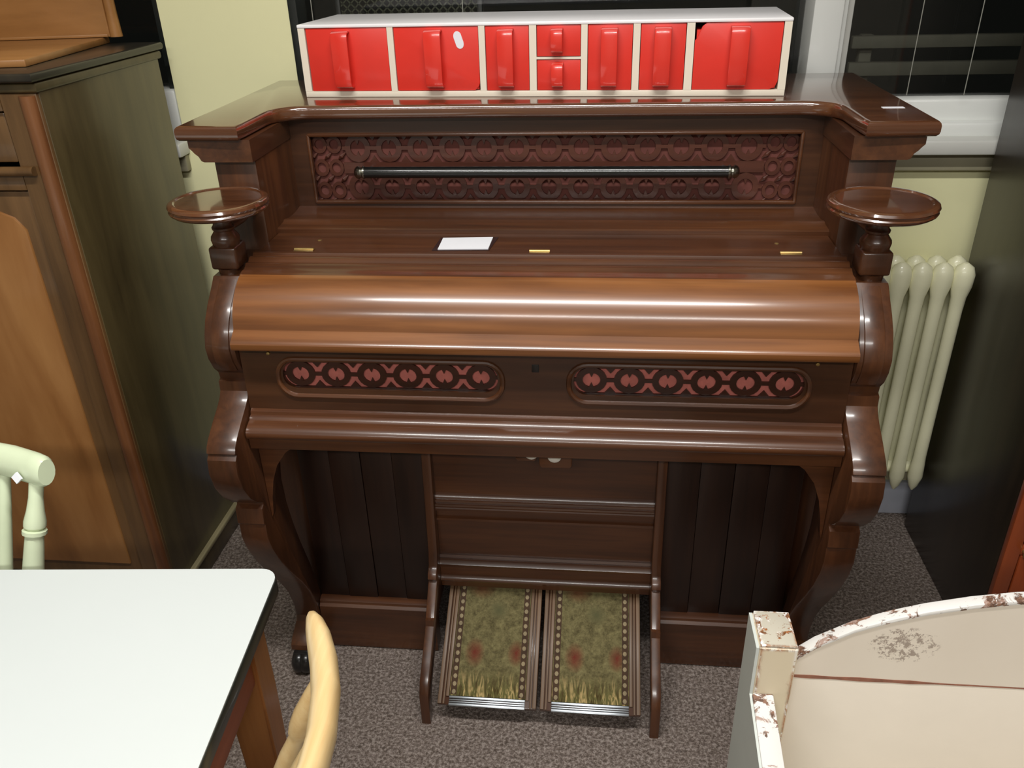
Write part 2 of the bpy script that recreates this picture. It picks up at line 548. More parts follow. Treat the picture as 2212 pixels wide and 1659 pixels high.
# windows
def window(name, x0, x1, mull=()):
    w = sroot(name, ((x0+x1)/2, WY, SILL))
    gy = WY+0.06
    b = NB()
    box(b, x0, x1, gy-0.003, gy+0.003, SILL+0.08, 2.26)
    obj('pane', b, 'glass', w)
    return w, gy
w1, gy = window('window_1', -0.606, 0.545)
obj('jamb', box(NB(), -0.606, -0.585, WY-0.004, WY+0.12, SILL, 2.3, 0.003), 'jamb', w1)
obj('bottom_rail', box(NB(), -0.585, 0.545, gy-0.03, gy+0.03, SILL+0.02, SILL+0.10, 0.006), 'white_gloss', w1)
obj('top_rail', box(NB(), -0.585, 0.545, gy-0.03, gy+0.03, 2.22, 2.3, 0.006), 'white_gloss', w1)
w2, gy = window('window_2', 0.628, 2.4)
b = NB()
box(b, 0.538, 0.600, WY-0.03, WY+0.12, SILL, 2.3, 0.004)
post = obj('post', b, 'white_gloss', w2)
obj('post_bead', box(NB(), 0.600, 0.613, WY-0.012, WY+0.12, SILL, 2.3, 0.004), 'white_gloss', w2)
obj('post_bead', box(NB(), 0.613, 0.630, WY+0.008, WY+0.12, SILL, 2.3, 0.004), 'grey_gloss', w2)
obj('bottom_rail', box(NB(), 0.630, 2.4, WY+0.02, WY+0.09, 1.03, 1.108, 0.008), 'white_gloss', w2)
obj('bottom_bead', box(NB(), 0.630, 2.4, WY-0.012, WY+0.03, 1.03, 1.062, 0.006), 'white_gloss', w2)
obj('top_rail', box(NB(), 0.630, 2.4, gy-0.03, gy+0.03, 2.22, 2.3, 0.006), 'white_gloss', w2)
obj('sill', box(NB(), 0.57, 2.42, WY-0.055, WY+0.06, 1.000, 1.033, 0.006), 'grey_gloss', w2)
obj('sill_shadow_trim', box(NB(), 0.57, 2.42, WY-0.022, WY+0.002, 0.958, 1.0, 0.004), 'trim_shadow_grey', w2)
w3, gy = window('window_3', -2.4, -0.912)
obj('jamb', box(NB(), -0.935, -0.914, WY+0.02, WY+0.12, 1.03, 2.3, 0.003), 'jamb', w3)
obj('bottom_rail', box(NB(), -2.4, -0.914, WY+0.0, WY+0.09, 1.03, 1.15, 0.008), 'white_gloss', w3)
obj('top_rail', box(NB(), -2.4, -0.914, gy-0.03, gy+0.03, 2.22, 2.3, 0.006), 'white_gloss', w3)
obj('sill', box(NB(), -2.42, -0.905, WY-0.05, WY+0.06, 1.000, 1.032, 0.006), 'grey_gloss', w3)
obj('sill_shadow_trim', box(NB(), -2.42, -0.91, WY-0.02, WY+0.002, 0.96, 1.0, 0.004), 'trim_shadow_grey', w3)

# outside: ground, timber rail fence
struct('ground', box(NB(), -6, 6, WY+0.16, 9, -0.2, -0.12), 'ground')
fr = thing('rail_fence', 'pale timber rail fence outside the right hand window in the dark', 'fence', (1.6, 3.0, -0.12))
for z0, z1 in ((1.10, 1.138), (1.016, 1.058), (0.90, 0.95)):
    obj('rail', box(NB(), 0.90, 3.6, 2.98, 3.01, z0, z1, 0.004), 'fence', fr)
for x in (0.955, 2.0, 3.1):
    obj('fence_post', box(NB(), x-0.02, x+0.02, 3.011, 3.05, -0.12, 1.139, 0.004), 'fence', fr)

# mesh guard outside the centre window
mg = thing('mesh_guard', 'dark diamond mesh guard outside the middle window above the red drawers', 'mesh guard', (-0.2, 2.20, -0.12))
bm = NB()
z0, z1, x0, x1 = 0.9, 1.75, -0.545, -0.205
stp = 0.02
h = z1-z0
k = x0-h
while k < x1:
    for s in (1, -1):
        a, c = (k, k+h)
        pa, pb = (a, z0), (c, z1)
        lo, hi = max(a, x0), min(c, x1)
        if hi-lo < 0.004:
            continue
        za, zb = z0+(lo-a), z0+(hi-a)
        if s < 0:
            za, zb = z1-(lo-a), z1-(hi-a)
        d = 0.0022
        vs = [bm.verts.new(p) for p in ((lo, 2.20, za-d), (hi, 2.20, zb-d), (hi, 2.20, zb+d), (lo, 2.20, za+d))]
        f = bm.faces.new(vs)
        r_ = bmesh.ops.extrude_face_region(bm, geom=[f])
        bmesh.ops.translate(bm, verts=[g for g in r_['geom'] if isinstance(g, bmesh.types.BMVert)], vec=(0, 0.003, 0))
    k += stp
wm = obj('wire_mesh', bm, 'mesh', mg)
wm['kind'] = 'stuff'
for x in (x0-0.012, x1):
    obj('frame_bar', box(NB(), x, x+0.012, 2.19, 2.215, -0.12, z1+0.012, 0.002), 'jamb', mg)
for z in (z0-0.012, z1):
    obj('frame_bar', box(NB(), x0, x1, 2.19, 2.215, z, z+0.012, 0.002), 'jamb', mg)

# blind cords
def cord(x, y, z0, z1, label):
    b = NB()
    tube(b, [(x, y, z1), (x+0.002, y, (z0+z1)/2), (x, y, z0)], 0.001, 6)
    tag(obj('blind_cord', b, 'cord'), label, 'cord')
cord(-0.547, 1.975, 1.24, 2.36, 'thin pale blind cord above the left end of the red drawer box')
cord(-0.209, 1.985, 1.24, 2.36, 'thin pale blind cord above the second red drawer')
cord(0.765, 1.985, 1.12, 2.36, 'thin pale blind cord hanging in the right window nearer the white post')
cord(0.885, 1.985, 1.12, 2.36, 'thin pale blind cord hanging in the right window nearer the dark wardrobe')

# ------------------------------------------------------------------ reed organ
OG = thing('reed_organ', 'polished dark walnut reed organ with carved fret panels and two candle discs', 'organ', (0, 1.60, 0))
TZ = 1.176
# top shelf
rf = 0.06
pts = [(-0.637, 1.942), (-0.637, 1.415), (-0.522, 1.411), (-0.519, 1.44)]
cx, cy = -0.517+rf, 1.602-rf
for k in range(0, 7):
    a = PI - k*(PI/2)/6
    pts.append((cx+rf*math.cos(a), cy+rf*math.sin(a)))
pts2 = pts + [(-x, y) for x, y in pts[::-1]]
obj('top_shelf', prism(NB(), pts2, 'z', 1.150, TZ, 0.0085, 3), 'organ_top', OG, label='highly polished flat top with rounded edge')
# carcass
bm = NB()
box(bm, -0.51, 0.51, 1.668, 1.92, 0.05, 1.15)
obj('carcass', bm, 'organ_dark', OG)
for s in (-1, 1):
    b = NB()
    x0, x1 = sorted((s*0.511, s*0.588))
    box(b, x0, x1, 1.442, 1.925, 0.03, 1.15, 0.003)
    p = obj('end_pillar', b, 'organ_z', OG)
    b = NB()
    x0, x1 = sorted((s*0.509, s*0.622))
    prism(b, [(1.424, 1.150), (1.424, 1.134), (1.429, 1.130), (1.430, 1.126), (1.437, 1.118), (1.439, 1.113), (1.445, 1.113), (1.445, 1.150)], 'x', x0, s*0.606 if s > 0 else x1)if False else None
    cap = [(s*0.509, 1.1505), (s*0.622, 1.1505), (s*0.622, 1.137), (s*0.617, 1.132), (s*0.613, 1.127), (s*0.607, 1.122), (s*0.603, 1.114), (s*0.598, 1.112), (s*0.509, 1.112)]
    prism(b, cap, 'y', 1.426, 1.925)
    obj('capital', b, 'organ_y', p)

# back panel with frame
FY = 1.628
bp = NB()
box(bp, -0.511, -0.474, FY, 1.668, 0.95, 1.150)
box(bp, 0.474, 0.511, FY, 1.668, 0.95, 1.150)
box(bp, -0.474, 0.474, FY, 1.668, 1.118, 1.150)
box(bp, -0.474, 0.474, FY, 1.668, 0.95, 0.981)
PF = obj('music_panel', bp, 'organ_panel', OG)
b = NB()
box(b, -0.474, 0.474, 1.6455, 1.650, 0.981, 1.118)
obj('backing_cloth', b, 'cloth_brown', PF, label='faded reddish brown cloth behind the fretwork')
# moulding of opening
b = NB()
tube(b, [(-0.462, FY-0.001, 0.994), (0.462, FY-0.001, 0.994), (0.462, FY-0.001, 1.120), (-0.462, FY-0.001, 1.120)], 0.0045, 8, closed=True) if False else None
for (xa, xb, za, zb) in ((-0.475, 0.475, 0.9795, 0.9875), (-0.475, 0.475, 1.113, 1.120), (-0.477, -0.470, 0.981, 1.118), (0.470, 0.477, 0.981, 1.118)):
    box(b, xa, xb, FY-0.005, FY+0.006, za, zb, 0.003)
obj('panel_moulding', b, 'organ_x', PF)

def ring(bm, cx, cz, ro, ri, y0, y1, ex=1.0, seg=20):
    vo0, vi0, vo1, vi1 = [], [], [], []
    for k in range(seg):
        a = 2*PI*k/seg
        c, s = math.cos(a), math.sin(a)
        vo0.append(bm.verts.new((cx+ro*ex*c, y0, cz+ro*s)))
        vi0.append(bm.verts.new((cx+ri*ex*c, y0, cz+ri*s)))
        vo1.append(bm.verts.new((cx+ro*ex*c, y1, cz+ro*s)))
        vi1.append(bm.verts.new((cx+ri*ex*c, y1, cz+ri*s)))
    for k in range(seg):
        j = (k+1) % seg
        bm.faces.new((vo0[k], vo0[j], vi0[j], vi0[k]))
        bm.faces.new((vo1[j], vo1[k], vi1[k], vi1[j]))
        bm.faces.new((vo0[j], vo0[k], vo1[k], vo1[j]))
        bm.faces.new((vi0[k], vi0[j], vi1[j], vi1[k]))

def tri(bm, pts, y0, y1):
    prism(bm, pts, 'y', y0, y1)

def fret_row(bm, x0, x1, z0, z1, n, y0, y1, bw):
    """a row of n rings with cusps between, one carved board"""
    w = (x1-x0)/n
    hz = (z1-z0)
    zc = (z0+z1)/2
    ro = hz*0.46
    ex = w*0.41/ro
    for i in range(n):
        cx = x0+w*(i+0.5)
        ring(bm, cx, zc, ro, ro*0.58, y0, y1, ex)
        for a in (1, -1):   # cusps inside the ring
            pz = zc+a*ro*0.70
            tri(bm, [(cx-ro*0.20*ex, pz), (cx+ro*0.20*ex, pz), (cx, zc+a*ro*0.22)], y0+0.0006, y1-0.0006)
    for i in range(1, n):
        cx = x0+w*i
        box(bm, cx-w*0.11, cx+w*0.11, y0+0.0002, y1-0.0002, zc-hz*0.06, zc+hz*0.06)
        for sg in (1, -1):
            tri(bm, [(cx-w*0.17, zc+sg*hz*0.5), (cx+w*0.17, zc+sg*hz*0.5), (cx, zc+sg*hz*0.25)], y0+0.0003, y1-0.0003)
    for xe in (x0, x1):
        sg = 1 if xe == x0 else -1
        box(bm, min(xe, xe+sg*w*0.11), max(xe, xe+sg*w*0.11), y0+0.0002, y1-0.0002, zc-hz*0.06, zc+hz*0.06)
    box(bm, x0, x1, y0, y1, z1-bw, z1)
    box(bm, x0, x1, y0, y1, z0, z0+bw)

b = NB()
fret_row(b, -0.412, 0.412, 1.058, 1.118, 13, 1.6405, 1.6455, 0.002)
fret_row(b, -0.412, 0.412, 0.981, 1.040, 13, 1.6405, 1.6455, 0.002)
box(b, -0.412, 0.412, 1.6405, 1.6455, 1.040, 1.058)
for s in (-1, 1):
    # end columns: rings stacked with leaf cusps
    for j in range(3):
        zc = 0.981+0.0228+j*0.0457
        for cx in (0.428, 0.458):
            ring(b, s*cx, zc, 0.0172, 0.0105, 1.6405, 1.6455, 0.88, 16)
        for cx in (0.443, 0.4715, 0.4145):
            for dz in (-0.0228, 0.0228):
                tube(b, [(s*cx-0.008, 1.643, zc+dz-0.007), (s*cx, 1.6405, zc+dz), (s*cx+0.008, 1.643, zc+dz+0.007)], [0.001, 0.0045, 0.001], 8)
obj('fretwork', b, 'fret_upper', PF, label='pierced carved fretwork of ring shapes')

# music rail
rod = NB()
tube(rod, [(-0.360, 1.604, 1.049), (0.340, 1.604, 1.049)], 0.0112, 16)
RD = obj('music_rail', rod, 'black_gloss', OG, label='glossy black rod')
for s, x in ((-1, -0.360), (1, 0.340)):
    b = NB()
    prof = [(0.0, 0.0), (0.0118, 0.0), (0.013, 0.003), (0.0105, 0.006), (0.0105, 0.009), (0.013, 0.012), (0.0118, 0.016), (0.008, 0.020), (0.0, 0.022)]
    lathe(b, [(r, s*h_) for r, h_ in prof], (x, 1.604, 1.049), 'x', 16)
    obj('end_cap', b, 'nickel', RD, label='turned silvery end cap')
    b = NB()
    tube(b, [(x-s*0.004, 1.606, 1.049), (x-s*0.004, 1.6405, 1.049)], 0.004, 8)
    obj('rail_bracket', b, 'iron', RD)

# ledge below the panel
obj('ledge', prism(NB(), [(1.66, 0.975), (1.627, 0.975), (1.612, 0.973), (1.590, 0.971), (1.560, 0.9715), (1.546, 0.9735), (1.538, 0.9755), (1.530, 0.9755), (1.526, 0.973), (1.496, 0.9715), (1.492, 0.969), (1.492, 0.93), (1.66, 0.93)], 'x', -0.511, 0.511), 'organ_x', OG)
# fixed top board with mouldings
prof = [(1.491, 0.962), (1.374, 0.962), (1.371, 0.966), (1.366, 0.969), (1.360, 0.9685), (1.356, 0.965), (1.352, 0.963), (1.350, 0.966), (1.345, 0.9675), (1.339, 0.966), (1.335, 0.962), (1.331, 0.960), (1.328, 0.962), (1.322, 0.962), (1.316, 0.9585), (1.311, 0.956), (1.300, 0.956), (1.289, 0.953), (1.289, 0.93), (1.491, 0.93)]
TB = obj('top_board', prism(NB(), prof, 'x', -0.509, 0.509), 'organ_x', OG)
for x in (-0.427, -0.002, 0.426):
    b = NB()
    box(b, x-0.018, x+0.018, 1.386, 1.398, 0.9615, 0.9640, 0.0008)
    tube(b, [(x-0.018, 1.392, 0.9645), (x+0.018, 1.392, 0.9645)], 0.0022, 8)
    obj('hinge', b, 'brass', TB, label='small brass hinge')
for x, y in ((-0.416, 1.449), (0.412, 1.446)):
    obj('screw', lathe(NB(), [(0, 0.0006), (0.003, 0.0006), (0.004, 0.0), (0.0042, -0.001)], (x, y, 0.9625), 'z', 10), 'brass', TB)
# lid
lid = [(1.2885, 0.9545), (1.280, 0.952), (1.270, 0.947), (1.260, 0.9405), (1.250, 0.9325), (1.242, 0.924), (1.235, 0.914), (1.230, 0.904), (1.2265, 0.893), (1.2245, 0.8845), (1.2235, 0.8805), (1.2205, 0.8785), (1.216, 0.8755), (1.2065, 0.869), (1.2025, 0.8665), (1.2005, 0.8635), (1.2005, 0.856), (1.2025, 0.852), (1.207, 0.850), (1.26, 0.850), (1.2885, 0.86)]
lid = lid[:1] + [tuple(Vector(lid[i]).lerp(Vector(lid[i+1]), f) + Vector((0, 0))) for i in range(9) for f in (0.5, 1.0)] + lid[10:]
LD = obj('keyboard_lid', prism(NB(), lid, 'x', -0.507, 0.507), 'organ_lid', OG, angle=28, label='curved figured walnut lid with flat front lip')
# front panel
FPY = 1.236
bm = NB()
XA, XB, ZA, ZB = 0.064, 0.440, 0.764, 0.816
rr = 0.024
box(bm, -0.511, 0.511, FPY, FPY+0.012, ZB, 0.852)
box(bm, -0.511, 0.511, FPY, FPY+0.012, 0.705, ZA)
box(bm, -XA, XA, FPY, FPY+0.012, ZA, ZB)
for s in (-1, 1):
    xa, xb = sorted((s*XB, s*0.511))
    box(bm, xa, xb, FPY, FPY+0.012, ZA, ZB)
    for ix, dx in ((XA, 1), (XB, -1)):
        for iz, dz in ((ZA, 1), (ZB, -1)):
            poly = [(s*ix, iz)]
            for k in range(6):
                a = k*(PI/2)/5
                poly.append((s*(ix+dx*rr*(1-math.sin(a))), iz+dz*rr*(1-math.cos(a))))
            prism(bm, poly, 'y', FPY, FPY+0.012)
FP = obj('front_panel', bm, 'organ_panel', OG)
for s in (-1, 1):
    xa, xb = sorted((s*(XA-0.002), s*(XB+0.002)))
    obj('backing_cloth', box(NB(), xa, xb, FPY+0.0102, FPY+0.0118, ZA-0.004, ZB+0.004), 'cloth_pink', FP, label='dusty pink cloth behind the fretwork')
    b = NB()
    fret_row(b, xa, xb, ZA, ZB, 6, FPY+0.006, FPY+0.010, 0.0015)
    obj('fretwork', b, 'fret', FP, label='pierced carved fretwork of six rings')
    # raised bead round the opening
    path = []
    ax, bx, az, bz, r_ = XA-0.008, XB+0.008, ZA-0.014, ZB+0.006, 0.032
    for (cx_, cz_, a0) in ((bx-r_, bz-r_, 0), (ax+r_, bz-r_, 90), (ax+r_, az+r_, 180), (bx-r_, az+r_, 270)):
        for k in range(7):
            a = R(a0+k*15)
            path.append((s*(cx_+r_*math.cos(a)), FPY-0.0005, cz_+r_*math.sin(a)))
    b = NB()
    tube(b, path, 0.0045, 8, closed=True)
    obj('bead_moulding', b, 'organ_x', FP)
obj('keyhole_plate', box(NB(), -0.006, 0.006, FPY-0.0015, FPY+0.001, 0.806, 0.820, 0.0006), 'iron', FP, label='tiny dark keyhole plate')
for x in (-0.459, 0.455):
    obj('lid_stop', lathe(NB(), [(0, -0.004), (0.003, -0.003), (0.0038, 0.0), (0.0038, 0.002)], (x, FPY, 0.832), 'y', 10), 'brass', FP)
# bottom rail
obj('key_rail', prism(NB(), [(1.26, 0.722), (1.2365, 0.722), (1.230, 0.7185), (1.2285, 0.713), (1.222, 0.7105), (1.219, 0.7065), (1.2125, 0.705), (1.2035, 0.7015), (1.1965, 0.6965), (1.194, 0.692), (1.194, 0.686), (1.197, 0.6815), (1.202, 0.680), (1.26, 0.680)], 'x', -0.509, 0.509), 'organ_x', OG)
obj('key_bed', box(NB(), -0.511, 0.511, 1.207, 1.63, 0.655, 0.6795), 'organ_x', OG)

# trusses (legs)
prof = [(1.305, 0.945), (1.285, 0.927), (1.262, 0.908), (1.243, 0.888), (1.230, 0.866), (1.223, 0.845), (1.226, 0.822), (1.237, 0.799), (1.250, 0.785), (1.252, 0.773), (1.244, 0.770), (1.243, 0.752),
        (1.236, 0.743), (1.222, 0.733), (1.192, 0.716), (1.165, 0.699), (1.154, 0.689), (1.149, 0.679), (1.153, 0.674), (1.146, 0.667), (1.142, 0.640), (1.150, 0.605), (1.170, 0.570), (1.195, 0.543),
        (1.213, 0.531), (1.213, 0.526), (1.204, 0.522), (1.2005, 0.490), (1.205, 0.484), (1.203, 0.455), (1.213, 0.420), (1.236, 0.370), (1.275, 0.305), (1.315, 0.245), (1.345, 0.190), (1.361, 0.140), (1.364, 0.105),
        (1.357, 0.092), (1.338, 0.084), (1.320, 0.076), (1.309, 0.066), (1.307, 0.054), (1.40, 0.054), (1.402, 0.10), (1.396, 0.160), (1.372, 0.250), (1.345, 0.330), (1.325, 0.400), (1.313, 0.460), (1.310, 0.520), (1.330, 0.590), (1.370, 0.635), (1.441, 0.655), (1.441, 0.945)]
for s in (-1, 1):
    x0, x1 = sorted((s*0.512, s*0.565))
    L = obj('truss_leg', prism(NB(), prof, 'x', x0, x1, 0.003, 2), 'organ_z', OG, angle=25, label='scrolled truss leg')
    # proud central strap on the rounded shoulder
    b = NB()
    sh = [(1.300, 0.9415), (1.283, 0.927), (1.260, 0.909), (1.240, 0.889), (1.227, 0.867), (1.2195, 0.845), (1.223, 0.821), (1.236, 0.796), (1.25, 0.80), (1.245, 0.845), (1.262, 0.89), (1.31, 0.93)]
    xa, xb = sorted((s*0.520, s*0.552))
    prism(b, sh, 'x', xa, xb, 0.003, 2)
    obj('shoulder_strap', b, 'organ_z', L)
    b = NB()
    lathe(b, [(0, -0.022), (0.018, -0.022), (0.024, -0.017), (0.0265, -0.012), (0.0265, -0.003), (0.0245, 0), (0.0265, 0.003), (0.0265, 0.012), (0.024, 0.017), (0.018, 0.022), (0, 0.022)], (s*0.5385, 1.303, 0.0265), 'x', 20)
    box(b, s*0.5385-0.02, s*0.5385+0.02, 1.296, 1.350, 0.0385, 0.0536, 0.003)
    obj('caster', b, 'iron', L, label='small black caster wheel')
    # corner bracket under the rail
    cb = [(s*0.511, 0.656), (s*0.425, 0.656), (s*0.44, 0.645), (s*0.462, 0.628), (s*0.482, 0.600), (s*0.495, 0.565), (s*0.503, 0.525), (s*0.507, 0.49), (s*0.511, 0.48)]
    obj('corner_bracket', prism(NB(), cb, 'y', 1.236, 1.250), 'organ_x', OG)

# candle stands
for s in (-1, 1):
    cx, cy = s*0.5405, 1.330
    b = NB()
    lathe(b, [(0.0, 1.052), (0.066, 1.052), (0.076, 1.0535), (0.0815, 1.058), (0.0825, 1.0605), (0.0805, 1.063), (0.0815, 1.0645), (0.0835, 1.068), (0.082, 1.072), (0.0775, 1.0745), (0.073, 1.0745), (0.0705, 1.0725), (0.0, 1.0725)], (cx, cy, 0), 'z', 48)
    D = obj('candle_stand', b, 'organ_top', OG, label='round moulded candle disc')
    b = NB()
    box(b, cx-0.0245, cx+0.0245, cy-0.0245, cy+0.0245, 0.955, 0.9955, 0.005, 3)
    lathe(b, [(0.021, 0.930), (0.021, 0.948), (0.023, 0.955)], (cx, cy, 0), 'z', 24)
    lathe(b, [(0.0225, 0.994), (0.0235, 1.0), (0.0245, 1.005), (0.0235, 1.010), (0.019, 1.016), (0.0165, 1.020), (0.019, 1.0225), (0.0195, 1.026), (0.017, 1.029), (0.0155, 1.034), (0.0165, 1.041), (0.020, 1.046), (0.021, 1.053)], (cx, cy, 0), 'z', 24)
    obj('turned_post', b, 'organ_z', D)
    b = NB()
    lathe(b, [(0.0095, 0.0), (0.0115, 0.02), (0.0125, 0.05), (0.010, 0.08), (0.013, 0.113)], (s*0.531, 1.332, 1.028), 'y', 16)
    obj('support_arm', b, 'organ_y', D)

# knee hole: back boards, plinth
for s in (-1, 1):
    for i in range(4):
        xa, xb = sorted((s*(0.246+i*0.0665), s*(0.246+(i+1)*0.0665-0.0008)))
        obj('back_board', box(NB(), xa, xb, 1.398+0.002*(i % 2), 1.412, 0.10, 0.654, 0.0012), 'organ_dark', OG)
    xa, xb = sorted((s*0.246, s*0.511))
    obj('plinth', prism(NB(), [(1.412, 0.137), (1.392, 0.137), (1.383, 0.133), (1.382, 0.127), (1.376, 0.122), (1.376, 0.004), (1.412, 0.004)], 'x', xa, xb), 'organ_x', OG)

# pedal frame
side = [(1.412, 0.655), (1.388, 0.655), (1.366, 0.300), (1.357, 0.270), (1.343, 0.262), (1.338, 0.250), (1.345, 0.240), (1.330, 0.228), (1.292, 0.186), (1.283, 0.186), (1.281, 0.172), (1.262, 0.156), (1.225, 0.128), (1.190, 0.105), (1.176, 0.080), (1.176, 0.0), (1.196, 0.0), (1.204, 0.05), (1.235, 0.085), (1.275, 0.115), (1.315, 0.150), (1.35, 0.17), (1.412, 0.17)]
for s in (-1, 1):
    xa, xb = sorted((s*0.226, s*0.2455))
    obj('pedal_frame_side', prism(NB(), side, 'x', xa, xb, 0.0025, 2), 'organ_z', OG)
PP = obj('pedal_board', box(NB(), -0.2258, 0.2258, 1.396, 1.412, 0.42, 0.654), 'organ_x', OG)
reed = [(1.412, 0.438), (1.398, 0.438), (1.394, 0.434), (1.390, 0.431), (1.3885, 0.427), (1.390, 0.424), (1.387, 0.4225), (1.3855, 0.419), (1.387, 0.4155), (1.384, 0.414), (1.3825, 0.4105), (1.384, 0.407), (1.382, 0.405), (1.382, 0.400), (1.392, 0.397), (1.393, 0.378), (1.388, 0.376), (1.387, 0.371), (1.396, 0.368), (1.412, 0.368)]
obj('pedal_moulding', prism(NB(), reed, 'x', -0.2257, 0.2257), 'organ_x', OG)
obj('pedal_board', box(NB(), -0.2258, 0.2258, 1.393, 1.412, 0.268, 0.370), 'organ_x', OG)
low = [(1.412, 0.277), (1.389, 0.277), (1.386, 0.272), (1.388, 0.268), (1.383, 0.265), (1.378, 0.259), (1.379, 0.253), (1.384, 0.250), (1.384, 0.226), (1.378, 0.222), (1.376, 0.217), (1.378, 0.212), (1.385, 0.209), (1.387, 0.192), (1.412, 0.192)]
obj('pedal_moulding', prism(NB(), low, 'x', -0.2257, 0.2257), 'organ_x', OG)
# knee swell paddles
for x0, x1, z0, kx, kz in ((-0.046, -0.006, 0.580, -0.015, 0.604), (-0.001, 0.060, 0.566, 0.028, 0.5985)):
    K = obj('knee_paddle', prism(NB(), [(x0+0.004, z0), (x1-0.004, z0), (x1, z0+0.006), (x1+0.004, 0.656), (x0-0.004, 0.656), (x0, z0+0.006)], 'y', 1.306, 1.330, 0.002), 'organ_x', OG)
    obj('knob', lathe(NB(), [(0, -0.013), (0.008, -0.0125), (0.0125, -0.010), (0.0135, -0.006), (0.012, -0.003), (0.007, 0.0), (0.007, 0.004)], (kx, 1.3055, kz), 'y', 20), 'ivory', K, label='round white knob')
# pedals (local frame: x across, y along from front, z up from board)
ang = math.atan2(0.135, 0.232)
for cx in (-0.1075, 0.1045):
    rot = (ang, 0, 0)
    b = NB()
    box(b, -0.1025, 0.1025, 0.0, 0.272, -0.014, 0.0, 0.002)
    Pd = obj('foot_pedal', b, 'organ_y', OG, local=True, loc=(cx, 1.183-1.60, 0.054), rot=rot)
    b = NB()
    box(b, -0.079, 0.079, 0.018, 0.272, 0.0002, 0.003, 0.001)
    obj('tapestry_cover', b, 'tapestry', Pd, local=True, label='worn green and gold floral tapestry with red flowers')
    for s in (-1, 1):
        for k, (xa, xb, hh) in enumerate(((0.0795, 0.0865, 0.0045), (0.088, 0.092, 0.003), (0.094, 0.1022, 0.005))):
            b = NB()
            u0, u1 = sorted((s*xa, s*xb))
            box(b, u0, u1, 0.001 if k else 0.016, 0.272, 0.0, hh, 0.0012)
            obj('edge_strip', b, 'pedal_rail', Pd, local=True)
        b = NB()
        for i in range(16):
            y = 0.026+i*0.0158
            r_ = bmesh.ops.create_uvsphere(b, u_segments=8, v_segments=5, radius=0.0052)
            bmesh.ops.scale(b, verts=r_['verts'], vec=(0.85, 1.0, 0.35))
            bmesh.ops.translate(b, verts=r_['verts'], vec=(s*0.0705, y, 0.0032))
        obj('bead_border', b, plain('tapestry_bead_border', srgb(150, 134, 104), 0.8, var=0.2, vscale=60), Pd, local=True)
        b = NB()
        u0, u1 = sorted((s*0.0645, s*0.0775))
        box(b, u0, u1, 0.02, 0.272, 0.0026, 0.0034)
        obj('border_ground', b, plain('tapestry_border_ground', srgb(70, 50, 34), 0.9, var=0.25, vscale=60), Pd, local=True)
    b = NB()
    for y0, y1, hh in ((-0.002, 0.0035, 0.0045), (0.0045, 0.0075, 0.0028), (0.0085, 0.0115, 0.0028), (0.0125, 0.0175, 0.0042)):
        box(b, -0.079, 0.079, y0, y1, -0.004 if y0 < 0 else 0.0, hh, 0.0008)
    obj('ribbed_nosing', b, 'silver', Pd, local=True, label='ribbed metal nosing')
# small sticker on the top
b = NB()
box(b, 0.576, 0.612, 1.523, 1.535, TZ-0.0002, TZ+0.0006)
obj('price_sticker', b, 'paper', OG, label='small white sticker')

# card on the organ
b = NB()
prism(b, [(-0.194, 1.394), (-0.092, 1.398), (-0.083, 1.470), (-0.190, 1.466)], 'z', 0.9625, 0.9630)
CARD = thing('price_card', 'white paper card in a dark sleeve lying on the organ above its lid', 'card', (-0.14, 1.43, 0.9622))
obj('sleeve', b, 'sleeve', CARD, label='dark backing sleeve')
b = NB()
prism(b, [(-0.184, 1.398), (-0.094, 1.402), (-0.093, 1.467), (-0.185, 1.461)], 'z', 0.9631, 0.9642)
obj('paper', b, 'paper', CARD, label='white paper')

# ------------------------------------------------------------------ red and white drawer box
BX = thing('drawer_box', 'long cream plastic box of eight red drawers standing on the organ top', 'drawers', (-0.0275, 1.677, TZ+0.0006), (0, 0, math.atan2(-0.048, 0.927)))
HW, DP, BH = 0.464, 0.238, 0.134
dr = [(-0.4490, -0.2865, 0.0115, 0.127), (-0.2725, -0.1080, 0.0115, 0.127), (-0.0940, -0.0115, 0.0115, 0.127), (0.0040, 0.0860, 0.0725, 0.127), (0.0040, 0.0860, 0.0115, 0.0665), (0.1000, 0.1820, 0.0115, 0.127), (0.1970, 0.2785, 0.0115, 0.127), (0.2950, 0.4495, 0.0115, 0.127)]
b = NB()
box(b, -HW, HW, 0.0, DP, 0.0, 0.0108, 0.001)
box(b, -HW, -0.4505, 0.0, DP, 0.0108, 0.1275)
box(b, 0.4505, HW, 0.0, DP, 0.0108, 0.1275)
box(b, -HW, HW, DP-0.005, DP, 0.0108, 0.1275)
for x0, x1 in ((-0.2855, -0.2735), (-0.1070, -0.0950), (-0.0105, 0.0030), (0.0870, 0.0990), (0.1830, 0.1960), (0.2795, 0.2940)):
    box(b, x0, x1, 0.0, DP-0.005, 0.0108, 0.1275)
box(b, 0.0030, 0.0870, 0.0, DP-0.005, 0.0675, 0.0715)
obj('casing', b, 'cream_box', BX, local=True)
b = NB()
box(b, -HW-0.001, HW+0.001, -0.0012, DP, 0.1275, BH, 0.002)
obj('lid_board', b, 'white_lid', BX, local=True, label='white top board')
